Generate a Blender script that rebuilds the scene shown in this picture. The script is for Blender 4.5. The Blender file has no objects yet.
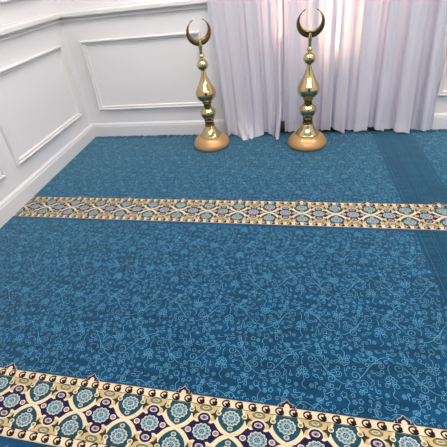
import bpy, bmesh, math, random
from math import sin, cos, pi, radians as rad, hypot
from mathutils import Matrix, Vector
random.seed(7)
scene = bpy.context.scene
COL = scene.collection

# ------------------------------------------------------------------ materials
def lin(c):
    return tuple(((v/255)/12.92 if v/255 <= .04045 else ((v/255+.055)/1.055)**2.4) for v in c) + (1.0,)

def new_mat(name):
    m = bpy.data.materials.new(name); m.use_nodes = True
    nt = m.node_tree
    return m, nt, nt.nodes['Principled BSDF'], nt.nodes, nt.links

def paint(name, rgb, rough=.5, bump=.0, scale=60.0, var=.0, spec=.35):
    m, nt, b, N, L = new_mat(name)
    b.inputs['Roughness'].default_value = rough
    b.inputs['Specular IOR Level'].default_value = spec
    b.inputs['Base Color'].default_value = lin(rgb)
    tc = N.new('ShaderNodeTexCoord'); nz = N.new('ShaderNodeTexNoise')
    nz.inputs['Scale'].default_value = scale; nz.inputs['Detail'].default_value = 4
    L.new(tc.outputs['Object'], nz.inputs['Vector'])
    if var:
        hs = N.new('ShaderNodeHueSaturation'); hs.inputs['Color'].default_value = lin(rgb)
        mr = N.new('ShaderNodeMapRange')
        mr.inputs['To Min'].default_value = 1-var; mr.inputs['To Max'].default_value = 1+var
        L.new(nz.outputs['Fac'], mr.inputs['Value']); L.new(mr.outputs['Result'], hs.inputs['Value'])
        L.new(hs.outputs['Color'], b.inputs['Base Color'])
    if bump:
        bp = N.new('ShaderNodeBump'); bp.inputs['Strength'].default_value = bump; bp.inputs['Distance'].default_value = .004
        L.new(nz.outputs['Fac'], bp.inputs['Height']); L.new(bp.outputs['Normal'], b.inputs['Normal'])
    return m

SHEEN = (.45, .80, .95)
def pile(name, rgb, var=.16, sheen=.35, tint=(1, 1, 1)):
    """cut pile carpet: tuft grain, soft brushed streaks along the row, velvet sheen"""
    m, nt, b, N, L = new_mat(name)
    b.inputs['Roughness'].default_value = .95
    b.inputs['Specular IOR Level'].default_value = .05
    b.inputs['Sheen Weight'].default_value = sheen
    b.inputs['Sheen Roughness'].default_value = .45
    b.inputs['Sheen Tint'].default_value = (*tint, 1)
    tc = N.new('ShaderNodeTexCoord')
    g = N.new('ShaderNodeTexNoise'); g.inputs['Scale'].default_value = 190; g.inputs['Detail'].default_value = 2
    L.new(tc.outputs['Object'], g.inputs['Vector'])
    mp = N.new('ShaderNodeMapping'); mp.inputs['Scale'].default_value = (3.2, 16, 1)
    L.new(tc.outputs['Object'], mp.inputs['Vector'])
    s = N.new('ShaderNodeTexNoise'); s.inputs['Scale'].default_value = 1.6; s.inputs['Detail'].default_value = 5
    s.inputs['Roughness'].default_value = .65
    L.new(mp.outputs['Vector'], s.inputs['Vector'])
    mr1 = N.new('ShaderNodeMapRange'); mr1.inputs['From Min'].default_value = .3; mr1.inputs['From Max'].default_value = .7
    mr1.inputs['To Min'].default_value = 1-var; mr1.inputs['To Max'].default_value = 1+var
    mr2 = N.new('ShaderNodeMapRange'); mr2.inputs['From Min'].default_value = .38; mr2.inputs['From Max'].default_value = .64
    mr2.inputs['To Min'].default_value = 1-var*1.0; mr2.inputs['To Max'].default_value = 1+var*1.4
    L.new(g.outputs['Fac'], mr1.inputs['Value']); L.new(s.outputs['Fac'], mr2.inputs['Value'])
    mu = N.new('ShaderNodeMath'); mu.operation = 'MULTIPLY'
    L.new(mr1.outputs['Result'], mu.inputs[0]); L.new(mr2.outputs['Result'], mu.inputs[1])
    hs = N.new('ShaderNodeHueSaturation'); hs.inputs['Color'].default_value = lin(rgb)
    L.new(mu.outputs[0], hs.inputs['Value']); L.new(hs.outputs['Color'], b.inputs['Base Color'])
    bp = N.new('ShaderNodeBump'); bp.inputs['Strength'].default_value = .55; bp.inputs['Distance'].default_value = .004
    L.new(g.outputs['Fac'], bp.inputs['Height']); L.new(bp.outputs['Normal'], b.inputs['Normal'])
    return m

def metal(name, rgb, rough, streak=True):
    m, nt, b, N, L = new_mat(name)
    b.inputs['Metallic'].default_value = 1
    b.inputs['Base Color'].default_value = lin(rgb)
    tc = N.new('ShaderNodeTexCoord')
    nz = N.new('ShaderNodeTexNoise'); nz.inputs['Scale'].default_value = 40; nz.inputs['Detail'].default_value = 3
    L.new(tc.outputs['Object'], nz.inputs['Vector'])
    mr = N.new('ShaderNodeMapRange'); mr.inputs['To Min'].default_value = rough*.7; mr.inputs['To Max'].default_value = rough*1.4
    L.new(nz.outputs['Fac'], mr.inputs['Value']); L.new(mr.outputs['Result'], b.inputs['Roughness'])
    return m

def sheer(name, rgb, clear):
    m = bpy.data.materials.new(name); m.use_nodes = True
    nt = m.node_tree; N, L = nt.nodes, nt.links
    N.remove(N['Principled BSDF']); out = N['Material Output']
    d = N.new('ShaderNodeBsdfDiffuse'); t = N.new('ShaderNodeBsdfTranslucent'); tr = N.new('ShaderNodeBsdfTransparent')
    tc = N.new('ShaderNodeTexCoord'); mp = N.new('ShaderNodeMapping'); mp.inputs['Scale'].default_value = (220, 220, 30)
    nz = N.new('ShaderNodeTexNoise'); nz.inputs['Scale'].default_value = 1; nz.inputs['Detail'].default_value = 2
    L.new(tc.outputs['Object'], mp.inputs['Vector']); L.new(mp.outputs['Vector'], nz.inputs['Vector'])
    mr = N.new('ShaderNodeMapRange'); mr.inputs['To Min'].default_value = 1-clear-.018; mr.inputs['To Max'].default_value = 1-clear+.018
    L.new(nz.outputs['Fac'], mr.inputs['Value'])
    d.inputs['Color'].default_value = lin(rgb); t.inputs['Color'].default_value = lin(rgb)
    m1 = N.new('ShaderNodeMixShader'); m1.inputs['Fac'].default_value = .33
    L.new(d.outputs[0], m1.inputs[1]); L.new(t.outputs[0], m1.inputs[2])
    m2 = N.new('ShaderNodeMixShader')
    L.new(mr.outputs['Result'], m2.inputs['Fac'])
    L.new(tr.outputs[0], m2.inputs[1]); L.new(m1.outputs[0], m2.inputs[2])
    L.new(m2.outputs[0], out.inputs['Surface'])
    return m

def glow(name, rgb, strength):
    m = bpy.data.materials.new(name); m.use_nodes = True
    nt = m.node_tree; N, L = nt.nodes, nt.links
    N.remove(N['Principled BSDF'])
    e = N.new('ShaderNodeEmission'); e.inputs['Color'].default_value = lin(rgb); e.inputs['Strength'].default_value = strength
    L.new(e.outputs[0], N['Material Output'].inputs['Surface'])
    return m

M_WALL = paint('wall_paint', (226, 225, 227), .55, .03, 120)
M_TRIM = paint('trim_paint', (224, 223, 223), .35, .01, 80, spec=.5)
M_CEIL = paint('ceiling_paint', (235, 235, 233), .8, .03, 90)
M_SLAB = paint('floor_screed', (120, 118, 114), .8, .1, 40, .08)
M_BRASS = metal('polished_brass', (202, 183, 136), .12)
M_BRASS_DARK = metal('dark_reflection_brass', (136, 114, 74), .20)  # brass colour darkened to stand in for dark reflections on the crescents
M_BASE = paint('satin_tan_lacquer', (184, 144, 96), .30, .02, 60, .05, spec=.5)
M_BASE.node_tree.nodes['Principled BSDF'].inputs['Metallic'].default_value = .35
M_SHEER = sheer('sheer_voile', (222, 221, 232), .022)
M_HEM = sheer('sheer_hem', (226, 225, 235), .02)
M_DARK = paint('dark_metal', (34, 34, 38), .45, .02, 50)
M_LAMP = glow('warm_lamp', (255, 208, 166), 23.0)
M_LAMP_DIM = glow('warm_lamp_dim', (255, 204, 182), 7.5)
M_PANE = glow('frosted_daylight', (214, 208, 232), .40)
M_CEILLAMP = glow('ceiling_lamp', (255, 248, 242), 23.0)

# ------------------------------------------------------------------ object helpers
def mesh_obj(name, verts, faces, mats, parent=None, mat_ids=None, smooth=False, recalc=True):
    me = bpy.data.meshes.new(name); me.from_pydata(verts, [], faces)
    for m in (mats if isinstance(mats, (list, tuple)) else [mats]): me.materials.append(m)
    if mat_ids: me.polygons.foreach_set('material_index', mat_ids)
    if smooth: me.polygons.foreach_set('use_smooth', [True]*len(me.polygons))
    if recalc:
        bm = bmesh.new(); bm.from_mesh(me); bmesh.ops.recalc_face_normals(bm, faces=bm.faces); bm.to_mesh(me); bm.free()
    me.update()
    o = bpy.data.objects.new(name, me); COL.objects.link(o)
    if parent: o.parent = parent
    return o
def structure(o, ): o['kind'] = 'structure'; return o
def thing(name, label, cat, loc=(0, 0, 0), rotz=0, group=None):
    o = bpy.data.objects.new(name, None); COL.objects.link(o); o.empty_display_size = .05
    o.location = loc; o.rotation_euler = (0, 0, rotz); o['label'] = label; o['category'] = cat
    if group: o['group'] = group
    return o
def box_data(x0, y0, z0, x1, y1, z1):
    v = [(x0, y0, z0), (x1, y0, z0), (x1, y1, z0), (x0, y1, z0), (x0, y0, z1), (x1, y0, z1), (x1, y1, z1), (x0, y1, z1)]
    f = [(0, 3, 2, 1), (4, 5, 6, 7), (0, 1, 5, 4), (1, 2, 6, 5), (2, 3, 7, 6), (3, 0, 4, 7)]
    return v, f
def boxes(name, lst, mat, parent=None, bevel=0):
    V, F = [], []
    for b in lst:
        v, f = box_data(*b); n = len(V); V += v; F += [tuple(i+n for i in q) for q in f]
    o = mesh_obj(name, V, F, mat, parent)
    if bevel:
        md = o.modifiers.new('bevel', 'BEVEL'); md.width = bevel; md.segments = 2
    return o
def lathe(name, prof, mat, parent=None, seg=64, smooth=True):
    """prof: list of (z, r), bottom to top; r = 0 closes on the axis"""
    V, F = [], []
    rings = []
    for z, r in prof:
        if r < 1e-6: rings.append([len(V)]); V.append((0, 0, z))
        else:
            rings.append(list(range(len(V), len(V)+seg)))
            V += [(r*cos(2*pi*k/seg), r*sin(2*pi*k/seg), z) for k in range(seg)]
    for a, b in zip(rings, rings[1:]):
        for k in range(seg):
            k2 = (k+1) % seg
            if len(a) == 1 and len(b) == 1: continue
            if len(a) == 1: F.append((a[0], b[k2], b[k]))
            elif len(b) == 1: F.append((a[k], a[k2], b[0]))
            else: F.append((a[k], a[k2], b[k2], b[k]))
    return mesh_obj(name, V, F, mat, parent, smooth=smooth)
def catmull(pts, n=8):
    out = []
    P = [pts[0]]+list(pts)+[pts[-1]]
    for i in range(1, len(P)-2):
        a, b, c, d = P[i-1:i+3]
        for k in range(n):
            t = k/n
            out.append(tuple(.5*((2*b[j])+(-a[j]+c[j])*t+(2*a[j]-5*b[j]+4*c[j]-d[j])*t*t+(-a[j]+3*b[j]-3*c[j]+d[j])*t**3) for j in range(len(b))))
    out.append(tuple(pts[-1])); return out

# ------------------------------------------------------------------ room shell
RX, RY, RZ = 4.4, -4.6, 2.75
T = .12
structure(boxes('floor', [(-T, RY-T, -.15, RX+T, T, -.02)], M_SLAB))
structure(boxes('ceiling', [(-T, RY-T, RZ, RX+T, T, RZ+.12)], M_CEIL))
structure(boxes('wall_left', [(-T, RY, -.02, 0, 0, RZ)], M_WALL))
structure(boxes('wall_right', [(RX, RY, -.02, RX+T, 0, RZ)], M_WALL))
structure(boxes('wall_front', [(-T, RY-T, -.02, RX+T, RY, RZ)], M_WALL))
# back wall with a recessed opening for the window behind the curtain
WX0, WX1, WZ1 = 1.24, 2.50, 2.20
structure(boxes('wall_back', [(-T, 0, -.02, WX0, T, RZ), (WX1, 0, -.02, RX+T, T, RZ), (WX0, 0, WZ1, WX1, T, RZ)], M_WALL))

def sweep_h(name, prof, path, mat):
    """prof: (out, z) closed outline; path: list of (x, y, nx, ny) stations, outline moved along n"""
    V, F = [], []
    n = len(prof)
    for (x, y, nx, ny) in path:
        V += [(x+nx*o, y+ny*o, z) for o, z in prof]
    for s in range(len(path)-1):
        for i in range(n):
            j = (i+1) % n
            F.append((s*n+i, s*n+j, (s+1)*n+j, (s+1)*n+i))
    F.append(tuple(range(n))[::-1]); F.append(tuple((len(path)-1)*n+i for i in range(n)))
    return structure(mesh_obj(name, V, F, mat))
P_BASE = [(0, -.019), (.016, -.019), (.016, .090), (.0125, .096), (.0125, .106), (.007, .113), (.004, .118), (0, .118)]
P_RAIL = [(0, .925), (.017, .925), (.021, .929), (.021, .934), (.005, .937), (.004, .954), (.038, .9556), (.040, .960), (.040, .980), (.034, .986), (.024, .990), (.022, 1.0), (0, 1.0)]
sweep_h('baseboard_left', P_BASE, [(0, RY, 1, 0), (0, 0, 1, -1)], M_TRIM)
sweep_h('baseboard_back', P_BASE, [(0, 0, 1, -1), (WX0-.03, 0, 0, -1)], M_TRIM)
sweep_h('baseboard_right', P_BASE, [(WX1+.03, 0, 0, -1), (RX, 0, -1, -1), (RX, RY, -1, 0)], M_TRIM)
sweep_h('trim_1', P_RAIL, [(0, RY, 1, 0), (0, 0, 1, -1)], M_TRIM)
sweep_h('trim_2', P_RAIL, [(0, 0, 1, -1), (WX0-.03, 0, 0, -1)], M_TRIM)
sweep_h('trim_3', P_RAIL, [(WX1+.03, 0, 0, -1), (RX, 0, -1, -1), (RX, RY, -1, 0)], M_TRIM)

P_FRAME = [(0, 0), (0, .017), (.003, .023), (.009, .025), (.014, .022), (.015, .010), (.021, .009), (.0215, .014), (.026, .014), (.030, .010), (.032, 0)]  # (inward, out)
trim_n = [3]
def frame(wall, a0, a1, z0, z1):
    trim_n[0] += 1
    V, F = [], []
    cor = [(a0, z0, 1, 1), (a1, z0, -1, 1), (a1, z1, -1, -1), (a0, z1, 1, -1)]
    n = len(P_FRAME)
    for a, z, sa, sz in cor:
        for w, o in P_FRAME:
            aa, zz = a+sa*w, z+sz*w
            V.append((o, aa, zz) if wall == 'left' else ((aa, -o, zz) if wall == 'back' else (RX-o, aa, zz)))
    for s in range(4):
        t = (s+1) % 4
        for i in range(n-1):
            F.append((s*n+i, s*n+i+1, t*n+i+1, t*n+i))
    structure(mesh_obj('trim_%d' % trim_n[0], V, F, M_TRIM))
for k in range(5):
    y1 = -.111-k*.94
    y0 = y1-.824
    if y0 < RY+.05: y0 = RY+.12
    frame('left', y0, y1, .2374, .7827)
    frame('left', y0, y1, 1.113, 2.55)
frame('back', .1227, 1.045, .2374, .7827); frame('back', .1227, 1.045, 1.113, 2.55)
for a0, a1 in ((2.627, 3.42), (3.54, 4.28)):
    frame('back', a0, a1, .247, .7827); frame('back', a0, a1, 1.113, 2.55)
for k in range(4):
    frame('right', -1.0-k*1.06, -.12-k*1.06, .2374, .7827)

# unseen dark timber doors added behind the viewer for the brass to reflect
added_door = bpy.data.objects.new('added_door_1', None); COL.objects.link(added_door); added_door['kind'] = 'structure'
M_WOOD = paint('dark_timber', (58, 38, 26), .4, .05, 30, .2)
boxes('added_door_frame', [(1.1, RY+.0005, 0, 1.2, RY+.05, 2.2), (2.9, RY+.0005, 0, 3.0, RY+.05, 2.2), (1.2, RY+.0005, 2.1, 2.9, RY+.05, 2.2)], M_WOOD, added_door)
for a in (1.205, 2.055):
    lf = boxes('added_door_leaf', [(a, RY+.0005, .005, a+.84, RY+.035, 2.095)], M_WOOD, added_door)
    boxes('added_door_panel', [(a+.12, RY+.035, .2, a+.72, RY+.045, .95), (a+.12, RY+.035, 1.1, a+.72, RY+.045, 1.95)], M_WOOD, lf, .006)
# window behind the curtain: dark bottom rail, slim mullions, frosted panes
win = bpy.data.objects.new('window_1', None); COL.objects.link(win); win['kind'] = 'structure'
boxes('window_frame', [(WX0, .075, .0, WX0+.05, .12, WZ1), (WX1-.05, .075, .0, WX1, .12, WZ1), (WX0+.05, .075, WZ1-.06, WX1-.05, .12, WZ1),
                       (1.545, .075, .07, 1.605, .12, WZ1-.06), (1.925, .075, .07, 1.985, .12, WZ1-.06), (2.24, .075, .07, 2.29, .12, WZ1-.06)], M_TRIM, win)
boxes('bottom_rail', [(WX0+.001, -.0155, -.0195, WX1-.001, .119, .040)], M_DARK, win)
boxes('window_pane', [(WX0+.05, .095, .07, WX1-.05, .105, WZ1-.06)], M_PANE, win)

# ------------------------------------------------------------------ carpet
carpet = thing('prayer_carpet', 'wall to wall teal blue prayer carpet with vine pattern and two cream ornamental bands', 'carpet')
CX0, CX1, CY0, CY1 = .0165, RX-.017, RY+.02, -.0165
BLUE = (10, 51, 81)
C_FIELD = pile('pile_teal_blue', BLUE, .28, 1.0, (.34, .76, .98))
C_VINE = pile('pile_pale_blue_line', (78, 134, 164), .16, 1.0, (.48, .84, 1.0))
C_STRIP = pile('pile_deep_teal', (10, 47, 73), .26, .9, (.34, .76, .98))
C_STRIPLINE = pile('pile_dusty_teal', (32, 82, 114), .12, .9, (.34, .76, .98))
W3 = (1, .97, .95)
C_CREAM = pile('pile_cream', (208, 191, 162), .07, .25, W3)
C_GOLD = pile('pile_gold', (180, 158, 116), .08, .25, W3)
C_NAVY = pile('pile_navy', (24, 22, 58), .12, .25, W3)
C_TEAL = pile('pile_dark_teal', (22, 66, 80), .12, .25, W3)
C_GREEN = pile('pile_bottle_green', (34, 46, 40), .12, .25, W3)
C_SKY = pile('pile_sky_blue', (108, 142, 154), .08, .45, W3)
C_SAGE = pile('pile_sage', (116, 120, 88), .08, .25, W3)
C_LILAC = pile('pile_lilac', (124, 114, 146), .08, .45, W3)
C_BLACK = pile('pile_black_brown', (28, 16, 24), .12, .25, W3)

class Inlay:
    """flat coloured shapes of one woven part, each layer a hair above the last"""
    def __init__(self): self.V, self.F, self.I, self.mats = [], [], [], []
    def mid(self, m):
        if m not in self.mats: self.mats.append(m)
        return self.mats.index(m)
    def poly(self, pts, m, lay):
        n = len(self.V); z = lay*.00018
        self.V += [(x, y, z) for x, y in pts]; self.F.append(tuple(range(n, n+len(pts)))); self.I.append(self.mid(m))
    def ribbon(self, pts, w, m, lay, close=False, taper=False):
        n = len(self.V); z = lay*.00018; k = len(pts); mi = self.mid(m)
        for i, (x, y) in enumerate(pts):
            a = pts[(i-1) % k] if (close or i > 0) else pts[i]; b = pts[(i+1) % k] if (close or i < k-1) else pts[i]
            dx, dy = b[0]-a[0], b[1]-a[1]; l = hypot(dx, dy) or 1
            ww = w/2*(1 if not taper else (1-.6*i/(k-1)))
            self.V += [(x-dy/l*ww, y+dx/l*ww, z), (x+dy/l*ww, y-dx/l*ww, z)]
        for i in range(k if close else k-1):
            j = (i+1) % k
            self.F.append((n+2*i, n+2*i+1, n+2*j+1, n+2*j)); self.I.append(mi)
    def build(self, name, parent):
        o = mesh_obj(name, self.V, self.F, self.mats, parent, self.I, recalc=False)
        # every face looks up
        me = o.data; bm = bmesh.new(); bm.from_mesh(me)
        for f in bm.faces:
            f.normal_update()
        bmesh.ops.reverse_faces(bm, faces=[f for f in bm.faces if f.normal.z < -.5])
        bm.to_mesh(me); bm.free()
        return o

def circ(cx, cy, rx, ry=None, n=14, a0=0):
    ry = ry or rx
    return [(cx+rx*cos(a0+2*pi*k/n), cy+ry*sin(a0+2*pi*k/n)) for k in range(n)]
def scallop(cx, cy, r, petals, depth, n=None):
    n = n or petals*6
    return [(cx+(r-depth*(1-abs(sin(petals*pi*k/n))))*cos(2*pi*k/n), cy+(r-depth*(1-abs(sin(petals*pi*k/n))))*sin(2*pi*k/n)) for k in range(n)]

def slab(name, x0, x1, y0, y1, mat, parent, top=0.0, step=None):
    """a strip of pile with thickness; its edges slightly uneven"""
    v, f = box_data(x0, y0, -.0195, x1, y1, top)
    return v, f

# --- blue field with vine scrolls
TW, TH = .342, .2223
VS = .80
def curl(cx, cy, r, a0, turns, sgn, n=None):
    n = n or int(13*abs(turns))+6
    return [(cx+r*(1-.82*k/(n-1))*cos(a0+sgn*2*pi*turns*k/(n-1)), cy+r*(1-.82*k/(n-1))*sin(a0+sgn*2*pi*turns*k/(n-1))) for k in range(n)]
def vine_tile():
    """list of (points, closed) polylines in a TW x TH tile"""
    L = []
    S = .001
    f = lambda x: .111+.066*sin(2*pi*x/TW)
    for a, b in ((0, 13), (17, 33), (36, 40)): L.append(([(TW*k/40, f(TW*k/40)) for k in range(a, b+1)], False))
    # palmettes in the hollows of the vine
    for (px, py, s) in ((TW*.25, .078, 1), (TW*.75, .144, -1)):
        L.append((circ(px, py, .0060, n=9), True))
        for k in range(7):
            a = rad(-30+k*40); r = .014 if k in (1, 3, 5) else .012
            q = [(px+.007*cos(a-.30), py+s*.007*sin(a-.30)), (px+(.007+r*.7)*cos(a-.34), py+s*(.007+r*.7)*sin(a-.34)),
                 (px+(.009+r)*cos(a), py+s*(.009+r)*sin(a)), (px+(.007+r*.7)*cos(a+.34), py+s*(.007+r*.7)*sin(a+.34)), (px+.007*cos(a+.30), py+s*.007*sin(a+.30))]
            L.append((catmull(q, 3), False))
        for d in (-1, 1):
            L.append(([(px+d*.004, py-s*.008), (px+d*.010, py-s*.016)]+[(px+d*x, y) for x, y in
                      [(.017+.012*(1-.75*k/11)*cos(rad(200)+2*pi*1.2*k/11), py-s*(.020+.012*(1-.75*k/11)*sin(rad(200)+2*pi*1.2*k/11))) for k in range(12)]], False))
        L.append((catmull([(px, py-s*.010), (px+.006, py-s*.035), (px-.004, py-s*.055), (px+.012, py-s*.072)], 4), False))
        L.append((catmull([(px, py+s*.030), (px-.002, py+s*.052), (px+.006, py+s*.068)], 4), False))
    # curls that leave the vine
    for i, (u, side, r) in enumerate(((.05, 1, .020), (.14, -1, .015), (.33, -1, .022), (.42, 1, .016), (.55, -1, .020), (.64, 1, .015), (.83, 1, .022), (.92, -1, .016))):
        x = TW*u; y = f(x)
        cx, cy = x+.010, y+side*(r+.010)
        pts = curl(cx, cy, r, -side*pi/2-.5*side, 1.45, side)
        L.append(([(x-.022, f(x-.022))]+pts, False))
        e = (cx-side*.0, cy+side*(r+.010))
        L.append((scallop(e[0], e[1], .0085, 5, .003, 15), True))
    # little rosettes and leaves between
    for (x, y, r) in ((.020, .190, .011), (.150, .205, .010), (.185, .030, .012), (.310, .020, .011), (.120, .022, .009), (.235, .200, .009), (.060, .020, .008), (.290, .205, .008)):
        L.append((scallop(x, y, r, 5, r*.42, 20), True)); L.append((circ(x, y, r*.28, n=6), True))
    for (x, y, a) in ((.105, .190, 20), (.050, .160, 140), (.200, .085, 40), (.265, .030, -30), (.010, .050, 70), (.165, .165, 100), (.320, .165, -60), (.150, .060, 160), (.030, .105, -20), (.215, .135, 20)):
        c, s = cos(rad(a)), sin(rad(a))
        q = [(0, 0), (.008, .006), (.020, .003), (.028, 0), (.020, -.004), (.008, -.006)]
        L.append(([(x+u*c-v*s, y+u*s+v*c) for u, v in q], True))
        L.append((curl(x-.010*c, y-.010*s, .009, rad(a), 1.1, 1 if a > 0 else -1, 12), False))
    # small curls and rosettes wherever the ground is still open
    r = random.Random(11)
    occ = [p for pts, c in L for p in pts]
    for k in range(900):
        rr = r.choice((.013, .010, .008)); x, y = r.uniform(0, TW), r.uniform(0, TH)
        if min(min(abs(x-a), TW-abs(x-a))**2+min(abs(y-b), TH-abs(y-b))**2 for a, b in occ) > (rr+.0035)**2:
            a = r.uniform(0, 6.28); sg = r.choice((-1, 1)); q = curl(x, y, rr*.85, a, 1.15, sg, 15)
            tx, ty = sg*sin(a), -sg*cos(a)           # a short stalk runs out along the tangent
            pts = ([(q[0][0]+tx*.016+cos(a)*.006, q[0][1]+ty*.016+sin(a)*.006), (q[0][0]+tx*.008+cos(a)*.0015, q[0][1]+ty*.008+sin(a)*.0015)]+q, False)
            if r.random() < .18: pts = (scallop(x, y, rr, 5, rr*.42, 20), True)
            L.append(pts); occ += pts[0]
    return [([(a*VS, b*VS) for a, b in pts], c) for pts, c in L]
TILE = vine_tile()
TW *= VS; TH *= VS
def clip_runs(pts, x0, x1, y0, y1):
    run = []
    for p in pts:
        if x0 < p[0] < x1 and y0 < p[1] < y1: run.append(p)
        else:
            if len(run) > 1: yield run
            run = []
    if len(run) > 1: yield run
def vines(ink, x0, x1, y0, y1, mat, w):
    j0 = int((-y1)/TH)-1
    for j in range(j0, int((-y0)/TH)+2):
        off = (.5*TW if j % 2 else 0)
        for i in range(int(x0/TW)-2, int(x1/TW)+2):
            ox, oy = i*TW+off, -(j+1)*TH
            if ox > x1 or ox+TW < x0 or oy > y1 or oy+TH < y0: continue
            flip = (j % 2 == 1)
            for pts, closed in TILE:
                q = [(ox+(TW-x if flip else x), oy+y) for x, y in pts]
                if all(x0 < p[0] < x1 and y0 < p[1] < y1 for p in q): ink.ribbon(q, w, mat, 1, closed)
                else:
                    for run in clip_runs(q+([q[0]] if closed else []), x0, x1, y0, y1): ink.ribbon(run, w, mat, 1)

XS0, XS1 = 2.245, 2.49
FAR_T, FAR_B = -.926, -1.131      # far ornamental band
NEAR_T, NEAR_B = -2.0165, -2.2200  # near ornamental band

def field_part(x0, x1, y0, y1, wob):
    ink = Inlay()
    # gridded pile surface, its border tufts uneven where it meets the skirting
    nx, ny = max(2, int((x1-x0)/.012)), max(2, int((y1-y0)/.05))
    ii = ink.mid(C_FIELD)
    rnd = random.Random(3)
    base = len(ink.V)
    for j in range(ny+1):
        for i in range(nx+1):
            edge = j == ny and wob
            ink.V.append((x0+(x1-x0)*i/nx, y0+(y1-y0)*j/ny, (rnd.uniform(-.002, .006) if edge else 0)))
    for j in range(ny):
        for i in range(nx):
            a = base+j*(nx+1)+i
            ink.F.append((a, a+1, a+nx+2, a+nx+1)); ink.I.append(ii)
    vines(ink, x0+.004, x1-.004, y0+.004, y1-.02, C_VINE, .0018)
    return ink
for i, (x0, x1, y0, y1, wob) in enumerate(((CX0, XS0, FAR_T, CY1, True), (XS1, CX1, FAR_T, CY1, True),
                                           (CX0, XS0, NEAR_T, FAR_B, False), (XS1, CX1, NEAR_T, FAR_B, False),
                                           (CX0, XS0, CY0, NEAR_B, False), (XS1, CX1, CY0, NEAR_B, False))):
    field_part(x0, x1, y0, y1, wob).build('vine_field', carpet)
# backing slab under every pile part
boxes('carpet_backing', [(CX0, CY0, -.0195, CX1, CY1, -.0015)], C_STRIP, carpet)

# --- darker border strip that runs towards the back wall
def strip_part(y0, y1):
    ink = Inlay()
    ink.poly([(XS0, y0), (XS1, y0), (XS1, y1), (XS0, y1)], C_STRIP, 0)
    w = XS1-XS0
    for u, t in ((.012, .004), (.055, .0022), (.068, .0022), (.178, .0022), (.191, .0022), (w-.012, .004)):
        x = XS0+u
        ink.poly([(x-t/2, y0), (x+t/2, y0), (x+t/2, y1), (x-t/2, y1)], C_STRIPLINE, 1)
    y = y1-.03
    k = 0
    while y > y0+.03:
        for u, r in ((.034, .013), (w-.034, .013)):
            ink.ribbon(curl(XS0+u, y, r, 0, 1.3, 1 if k % 2 else -1, 14), .0024, C_STRIPLINE, 1)
        if k % 2 == 0:
            cx = XS0+w/2
            ink.ribbon(scallop(cx, y, .030, 6, .010, 36), .0026, C_STRIPLINE, 1, True)
            ink.ribbon(circ(cx, y, .011, n=10), .0026, C_STRIPLINE, 1, True)
        else:
            for d in (-1, 1): ink.ribbon(curl(XS0+w/2+d*.020, y, .016, 0 if d < 0 else pi, 1.3, d, 14), .0026, C_STRIPLINE, 1)
        y -= .042; k += 1
    return ink
for y0, y1 in ((FAR_T, CY1), (NEAR_T, FAR_B), (CY0, NEAR_B)):
    strip_part(y0, y1).build('border_strip', carpet)

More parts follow.
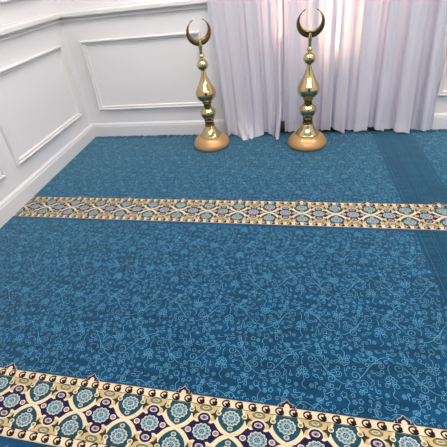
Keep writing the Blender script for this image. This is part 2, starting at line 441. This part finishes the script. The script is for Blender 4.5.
# --- cream ornamental bands
def band(ytop, ybot, p, crest_x):
    ink = Inlay()
    cy = (ytop+ybot)/2; s = (ytop-ybot)/2/.10     # design drawn for half height .10
    ink.poly([(CX0, ybot), (CX1, ybot), (CX1, ytop), (CX0, ytop)], C_CREAM, 0)
    def Y(v): return cy+v*s
    k = p/.166
    def Q(x, pts): return [(x+u*k, Y(v)) for u, v in pts]
    def put(x, pts, m, lay):
        q = Q(x, pts)
        q = [(min(max(a, CX0), CX1), b) for a, b in q]
        if max(a for a, b in q)-min(a for a, b in q) < .0015: return
        ink.poly(q, m, lay)
    ink.poly([(CX0, Y(-.0735)), (CX1, Y(-.0735)), (CX1, Y(.0735)), (CX0, Y(.0735))], C_GOLD, .5)
    # lines between lattice and scroll strips, and along the outer edges
    for v, t, m in ((.0745, .0018, C_BLACK), (-.0745, .0018, C_BLACK), (.0985, .0014, C_GOLD), (-.0985, .0014, C_GOLD)):
        ink.poly([(CX0, Y(v-t/2)), (CX1, Y(v-t/2)), (CX1, Y(v+t/2)), (CX0, Y(v+t/2))], m, 7)
    x_teal = crest_x
    n0 = int((CX0-x_teal)/p)-1; n1 = int((CX1-x_teal)/p)+1
    leaf = [(0, .006), (.014, .012), (.028, .022), (.0375, .034), (.041, .045), (.039, .056), (.033, .066), (.031, .0735)]
    leaf = catmull(leaf, 3); leaf = leaf+[(-u, v) for u, v in reversed(leaf[1:])]
    star_q = [(.069, 0), (.058, .004), (.046, .013), (.037, .023), (.031, .028), (.022, .024), (.014, .026)]
    star = star_q+[(-u, v) for u, v in reversed(star_q)]
    star = star+[(-u, -v) for u, v in star_q[1:]]+[(u, -v) for u, v in reversed(star_q[1:])]
    def flower(x, v, r, ring, inner, lay):
        E = lambda pts: [(a*1.30, b) for a, b in pts]
        put(x, E(scallop(0, v, r+.0018, 12, .003)), ring, lay)
        put(x, E(scallop(0, v, r, 12, .0034)), inner, lay+1)
        for q in range(12):
            a = 2*pi*(q+.5)/12
            put(x, circ(.0185*cos(a), v+.0142*sin(a), .0024, .0019, n=6), C_TEAL, lay+2)
        put(x, E(scallop(0, v, .0100, 8, .0022)), C_CREAM, lay+2); put(x, E(scallop(0, v, .0086, 8, .002)), inner, lay+3)
        for q in range(6):
            a = 2*pi*q/6
            put(x, circ(.0068*cos(a), v+.0052*sin(a), .0022, .0018, n=6), C_NAVY, lay+4)
        put(x, circ(0, v, .0018, n=6), C_BLACK, lay+4)
    for n in range(n0, n1+1):
        xt = x_teal+n*p; xn = xt+p/2
        if CX0-.05 < xt < CX1+.05:
            for sg in (1, -1):
                put(xt, [(u*1.0+(.0065 if u > 0 else -.0065 if u < 0 else 0), sg*max(0, v-(.006 if v < .05 else 0))) for u, v in leaf], C_CREAM, .8)
                put(xt, [(u, sg*v) for u, v in leaf], C_TEAL, 1.4)
                flower(xt, sg*.0470, .0195, C_CREAM, C_SKY, 2)
                put(xt, circ(0, sg*.0185, .0085, .0060, n=12), C_CREAM, 2); put(xt, circ(0, sg*.0185, .0068, .0048, n=10), C_SKY, 3); put(xt, circ(0, sg*.0185, .0030, .0020, n=8), C_TEAL, 4)
                for d in (-1, 1):
                    put(xt, [(d*.020, sg*.0735), (d*.031, sg*.0735), (d*.028, sg*.068)], C_GREEN, 2)
        if CX0-.07 < xn < CX1+.07:
            for sg in (1, -1):   # gold ground and sage half rosettes along the edges
                put(xn, circ(0, sg*.0665, .0215, .0098, 18), C_GOLD, 1)
                put(xn, circ(0, sg*.0655, .0200, .0088, 18), C_GREEN, 1.8); put(xn, circ(0, sg*.0655, .0182, .0074, 18), C_SAGE, 2); put(xn, circ(0, sg*.0665, .0110, .0045, 14), C_CREAM, 3); put(xn, circ(0, sg*.0665, .0085, .0030, 12), C_SAGE, 4)
                for d in (-1, 1):   # small dark green stars with a pale disc
                    st = [(d*(.0345+.0180*(1 if q % 2 == 0 else .42)*cos(q*pi/4)), sg*(.0500+.0165*(1 if q % 2 == 0 else .42)*sin(q*pi/4))) for q in range(8)]
                    put(xn, st, C_GREEN, 2)
                    put(xn, circ(d*.0430, sg*.0560, .0085, .0068, n=12), C_CREAM, 3); put(xn, circ(d*.0430, sg*.0560, .0055, .0043, n=10), C_SAGE, 4)
                    put(xn, circ(d*.024, sg*.036, .004, n=8), C_GOLD, 2)
                put(xn, circ(0, sg*.0365, .0250, .0195, 20), C_CREAM, 1.2); put(xn, circ(0, sg*.0365, .0200, .0155, 18), C_NAVY, 2)
            put(xn, [(u*1.09, v*1.24) for u, v in star], C_CREAM, .8)
            put(xn, star, C_NAVY, 1.4)
            flower(xn, 0, .0205, C_CREAM, C_SKY, 4)
            for sg in (1, -1):
                put(xn, circ(0, sg*.0385, .0125, .0072, 14), C_CREAM, 4); put(xn, circ(0, sg*.0385, .0100, .0056, 12), C_LILAC, 5); put(xn, circ(0, sg*.0385, .0040, .0026, n=8), C_NAVY, 6)
                put(xn, circ(sg*.0425, 0, .0098, .0076, n=12), C_CREAM, 4); put(xn, circ(sg*.0425, 0, .0068, .0052, n=10), C_LILAC, 5)
    # running scroll: a comma in every quarter repeat, both edges
    q = p/4
    m = int((CX0-crest_x)/q)
    x = crest_x+m*q+q/2
    while x < CX1-.012:
        if x > CX0+.012:
            for v in (.0865, -.0865):
                arc = [(x+(.0010+.0132*cos(rad(a)))*k, Y(v+.0092*sin(rad(a)))) for a in range(50, 331, 20)]
                ink.ribbon(arc, .0046*s, C_BLACK, 2)
                ink.poly(circ(x+.0042*k, Y(v-.0010), .0086*k, .0068*s, 12), C_BLACK, 3)
                ink.poly(circ(x+.0010*k, Y(v+.0030), .0030*k, .0022*s, 8), C_CREAM, 4)
        x += q
    # crests on the far edge
    n = int((CX0-crest_x)/(2*p))-1
    cx = crest_x+n*2*p
    while cx < CX1-.03:
        if cx > CX0+.03:
            out = [(-.030, .0985), (-.026, .104), (-.018, .103), (-.019, .110), (-.010, .113), (-.006, .117), (0, .124), (.006, .117), (.010, .113), (.019, .110), (.018, .103), (.026, .104), (.030, .0985)]
            inn = [(u*.93, .0985+(v-.0985)*.92) for u, v in out]
            ink.poly(Q(cx, out), C_CREAM, 8); ink.poly(Q(cx, inn), C_NAVY, 9)
            ink.poly(Q(cx, [(-.0085, .0985), (-.008, .104), (-.004, .1085), (0, .110), (.004, .1085), (.008, .104), (.0085, .0985)]), C_CREAM, 10)
        cx += 2*p
    return ink
band(FAR_T, FAR_B, .171, .7005).build('ornamental_band', carpet)
band(NEAR_T, NEAR_B, .166, .665).build('ornamental_band', carpet)

# ------------------------------------------------------------------ crescent finials
def crescent(name, parent, z0):
    R1, c2, R2 = .083, .0216, .0634      # outer circle at z0, inner circle raised by c2
    n = 90
    yi = (R1**2-R2**2+c2**2)/(2*c2)
    xi = math.sqrt(max(R1**2-yi**2, 1e-6))
    a1 = math.atan2(yi, xi)              # tip angle on the outer circle
    b1 = math.atan2(yi-c2, xi)
    V, F = [], []
    m = 16
    for k in range(n+1):
        t = k/n
        ao = a1-(2*a1+pi)*t              # right tip, bottom, left tip
        ai = b1-(2*b1+pi)*t
        O = Vector((R1*cos(ao), 0, R1*sin(ao))); I = Vector((R2*cos(ai), 0, c2+R2*sin(ai)))
        th = .0022+.0085*sin(pi*t)**.8
        mid = (O+I)/2; half = (O-I)/2
        if half.length < .0030: half = Vector((cos(ao), 0, sin(ao)))*.0030
        for q in range(m):
            a = 2*pi*q/m
            e = lambda w: math.copysign(abs(w)**.5, w) if abs(w) > 1e-9 else 0
            V.append(tuple(mid+half*e(cos(a))+Vector((0, th*e(sin(a)), 0))+Vector((0, 0, z0))))
    for k in range(n):
        for q in range(m):
            F.append((k*m+q, k*m+(q+1) % m, (k+1)*m+(q+1) % m, (k+1)*m+q))
    F.append(tuple(range(m))); F.append(tuple(n*m+q for q in range(m))[::-1])
    return mesh_obj(name, V, F, M_BRASS_DARK, parent, smooth=True)

def make_finial(label, loc, rotz):
    t = thing('crescent_finial', label, 'finial', loc, rotz, 'brass crescent finials')
    lathe('base', [(0, 0), (.0, .112)]+catmull([(.0, .119), (.006, .129), (.018, .1345), (.036, .1315), (.056, .119), (.074, .102), (.083, .090)], 5)+[(.086, .084), (.086, 0)], M_BASE, t)
    lathe('foot_cone', [(.0862, 0), (.0862, .079), (.090, .0805), (.094, .077)]+catmull([(.097, .0735), (.112, .062), (.130, .050), (.148, .040), (.161, .034)], 4)+[(.161, 0)], M_BRASS, t)
    lathe('collar', [(.161, 0), (.161, .034), (.165, .0365), (.169, .0345), (.188, .0325), (.198, .034), (.205, .034), (.205, 0)], M_BRASS_DARK, t, 48)
    lathe('lower_bulb', [(.205, 0)]+catmull([(.205, .033), (.213, .036), (.224, .043), (.240, .0515), (.256, .0553), (.270, .0550), (.284, .0490), (.295, .0385), (.302, .029)], 5)+[(.302, 0)], M_BRASS, t)
    lathe('neck', [(.302, 0), (.302, .0275), (.318, .0262), (.332, .0272), (.334, .0335), (.341, .0335), (.345, .029), (.345, 0)], M_BRASS_DARK, t, 48)
    lathe('onion_bulb', [(.345, 0)]+catmull([(.345, .030), (.351, .043), (.362, .056), (.378, .0665), (.396, .0715), (.412, .0712), (.430, .0655), (.452, .054), (.476, .0415), (.502, .030), (.528, .0205), (.548, .0155), (.564, .0135)], 6)+[(.564, 0)], M_BRASS, t)
    ball = [(.564, 0), (.564, .014)]+[(.599+.0385*sin(a), .0385*cos(a)) for a in [rad(-66+132*k/20) for k in range(21)]]+[(.6345, .012), (.6345, 0)]
    lathe('ball', ball, M_BRASS, t, 48)
    lathe('ring_bead', [(.6345, 0), (.6345, .0105), (.643, .0105), (.648, .015), (.655, .0182), (.662, .0170), (.668, .0110), (.672, .0095), (.672, 0)], M_BRASS, t, 32)
    # forked stem that clasps the crescent
    st = lathe('stem', [(.672, 0), (.672, .0095), (.690, .0095), (.706, .0115), (.718, .0130), (.728, .0120), (.734, .008), (.734, 0)], M_BRASS, t, 24)
    for d in (-1, 1):
        cl = lathe('clasp', [(.027*sin(a), .0105*cos(a)) for a in [rad(-90+180*k/14) for k in range(15)]], M_BRASS, st, 20)
        cl.location = (0, d*.0085, .727); cl.scale = (1, .55, 1)
    crescent('crescent', t, .805)
    return t
make_finial('gold crescent finial on tan base before the white panelled wall, left of the curtain', (1.0828, -.205, .0006), rad(28))
make_finial('gold crescent finial on tan base standing in front of the middle of the sheer curtain', (1.7772, -.213, .0006), rad(-4))

# ------------------------------------------------------------------ curtains
def smooth_noise(seed, n):
    r = random.Random(seed); return [r.uniform(-1, 1) for _ in range(n)]
def curtain(name, label, keys, ztop, bottom, lean, hem_push, hem=True):
    """keys: plan of the folds as (x, y) points at mid height; bottom(u, x) -> hem height; the cloth is one sheet"""
    t = thing(name, label, 'curtain', (0, 0, 0), 0, 'sheer curtain panels')
    plan = catmull(keys, 7)
    n = len(plan)
    zs = [0, .012, .03, .055, .06, .08, .12, .18, .26, .36, .48, .62, .78, .96, 1.2, 1.5, 1.85, ztop]
    nz1 = smooth_noise(len(name)+n, n); 
    V, rows = [], []
    for zi, z in enumerate(zs):
        row = []
        for i, (x, y) in enumerate(plan):
            u = i/(n-1)
            b = bottom(u, x)
            zz = max(z, b) if zi else b
            zz = b+(ztop-b)*(z/ztop)
            amp = 1.0+.25*max(0, 1-z/.5)-.45*z/ztop
            px = x+lean(u)*(zz-.4)
            dx, dy = hem_push(u, x, zz)
            wob = .002*nz1[i]*max(0, 1-z/.3)
            row.append(len(V)); V.append((px+dx+wob, -.048+(y*amp*.85)+dy, zz))
        rows.append(row)
    F1, F2 = [], []
    for a in range(len(rows)-1):
        for i in range(n-1):
            (F2 if (hem and zs[a+1] <= .0551) else F1).append((rows[a][i], rows[a][i+1], rows[a+1][i+1], rows[a+1][i]))
    def sub(nm, F, m):
        used = sorted({i for f in F for i in f}); mp = {i: k for k, i in enumerate(used)}
        return mesh_obj(nm, [V[i] for i in used], [tuple(mp[i] for i in f) for f in F], m, t, smooth=True, recalc=False)
    sub('cloth', F1, M_SHEER)
    if F2: sub('hem', F2, M_HEM)
    return t
def folds(x0, x1, spec, seed):
    """spec: (width, depth, overlap) per fold; builds a zigzag plan whose folds may double back"""
    r = random.Random(seed)
    tot = sum(s[0] for s in spec); x = x0; k = (x1-x0)/tot; out = [(x0, .0)]
    for w, d, o in spec:
        w *= k
        out += [(x+w*.22-o*.0, d*.55), (x+w*.50+o, d), (x+w*.62-o, -d*.35), (x+w*.85, -d*.75)]
        x += w
    out.append((x1, 0)); return out

def g(x, c, w): return math.exp(-((x-c)/w)**2)
# left panel
specL = [(.055, -.022, .0), (.10, .012, .004), (.07, -.018, .010), (.055, .020, .006), (.06, -.024, .012), (.05, .02, .008), (.045, -.026, .010), (.045, .018, .006)]
def pushL(u, x, z):
    f = max(0, 1-z/.13)
    dy = -f**1.3*.110*g(x, 1.335, .080)+.018*f*sin(x*95+z*60)*g(x, 1.335, .09)
    c = max(0, 1-z/.22)*g(x, 1.590, .050)
    return (-.030*c, dy-.095*c)
curtain('sheer_curtain', 'white sheer curtain panel between the two gold finials, hem bunched on the carpet', folds(1.150, 1.600, specL, 2), 2.36,
        lambda u, x: .010+.010*g(x, 1.47, .06), lambda u: -.045+.03*u, pushL)
specR = [(.05, .018, .006), (.07, -.020, .004), (.06, .014, .002), (.05, -.026, .010), (.05, .018, .004), (.055, -.036, .014), (.035, .022, .010), (.06, -.040, .018), (.10, .024, .004), (.06, -.030, .012), (.06, .028, .004), (.05, -.022, .006), (.085, .036, .004), (.075, -.046, .012), (.085, .034, .002), (.03, -.014, .002)]
def pushR(u, x, z):
    f = max(0, 1-z/.10)
    return (0, -.02*f*(g(x, 2.42, .10)+.5*g(x, 2.1, .03)))
curtain('sheer_curtain', 'wide lavender white sheer curtain panel right of the finial that stands before the cloth', folds(1.620, 2.600, specR, 5), 2.36,
        lambda u, x: .020+.026*g(x, 1.94, .07)+.018*g(x, 2.22, .07)+.015*g(x, 1.70, .05), lambda u: -.004-.073*u**6, pushR)
rod = thing('curtain_rod', 'slim white curtain rod fixed above the window', 'curtain rod', (1.88, -.048, 2.38))
ro = lathe('rod', [(-.82, 0), (-.82, .012), (.82, .012), (.82, 0)], M_TRIM, rod, 20); ro.rotation_euler = (0, rad(90), 0)
for s in (-1, 1):
    boxes('bracket', [(s*.78-.01, -.012, -.012, s*.78+.01, .0475, .012)], M_TRIM, rod)

# warm lamps on the window posts, seen glowing through the cloth
for x, z, w, gm, lb in ((1.575, 1.02, .66, M_LAMP_DIM, 'warm tube lamp glowing behind the sheer curtain, left of the taller gold finial'),
                    (1.960, .99, .80, M_LAMP, 'warm tube lamp glowing behind the sheer curtain, right of the taller gold finial')):
    l = thing('wall_lamp', lb, 'lamp', (x, .0748, z), 0, 'warm lamps behind the curtain')
    boxes('back_plate', [(-.022, -.012, -w/2-.03, .022, -.0002, w/2+.03)], M_TRIM, l, .003)
    lp = lathe('lamp_tube', [(-w/2, 0), (-w/2, .012), (-w/2+.012, .020), (w/2-.012, .020), (w/2, .012), (w/2, 0)], gm, l, 20); lp.location = (0, -.0325, 0)

# ceiling lights
for i, (x, y) in enumerate(((.9, -1.1), (2.2, -1.1), (3.5, -1.1), (.9, -3.2), (2.2, -3.2), (3.5, -3.2))):
    c = thing('ceiling_light', 'square white ceiling light panel', 'ceiling light', (x, y, RZ), 0, 'ceiling light panels')
    boxes('frame', [(-.31, -.31, -.03, .31, -.28, 0), (-.31, .28, -.03, .31, .31, 0), (-.31, -.28, -.03, -.28, .28, 0), (.28, -.28, -.03, .31, .28, 0)], M_TRIM, c)
    boxes('diffuser', [(-.28, -.28, -.022, .28, .28, -.012)], M_CEILLAMP, c)

# ------------------------------------------------------------------ world, camera, view
w = bpy.data.worlds.new('world'); scene.world = w; w.use_nodes = True
w.node_tree.nodes['Background'].inputs['Color'].default_value = (.7, .75, .85, 1)
w.node_tree.nodes['Background'].inputs['Strength'].default_value = .3

cam = bpy.data.cameras.new('camera'); co = bpy.data.objects.new('camera', cam); COL.objects.link(co)
R = Vector((0.9763412373490729, 0.18661555697189142, -0.10923562673300515))
U = Vector((-0.006369772734634488, 0.5297715187763109, 0.8481164801421738))
Fw = Vector((-0.21614165319759812, 0.8273552875213355, -0.518426478841019))
m = Matrix.Identity(4)
for i in range(3):
    m[i][0], m[i][1], m[i][2] = R[i], U[i], -Fw[i]
m[0][3], m[1][3], m[2][3] = 1.66937, -2.60769, 1.2
co.matrix_world = m
cam.sensor_width = 36; cam.sensor_fit = 'HORIZONTAL'
cam.lens = 360.975/447*36
cam.shift_x = (223.5-211.23)/447; cam.shift_y = -(223.5-179.08)/447
cam.clip_start = .02
scene.camera = co
scene.view_settings.view_transform = 'Standard'; scene.view_settings.look = 'None'
scene.view_settings.gamma = 1; scene.view_settings.use_curve_mapping = False
scene.view_settings.exposure = 0.19
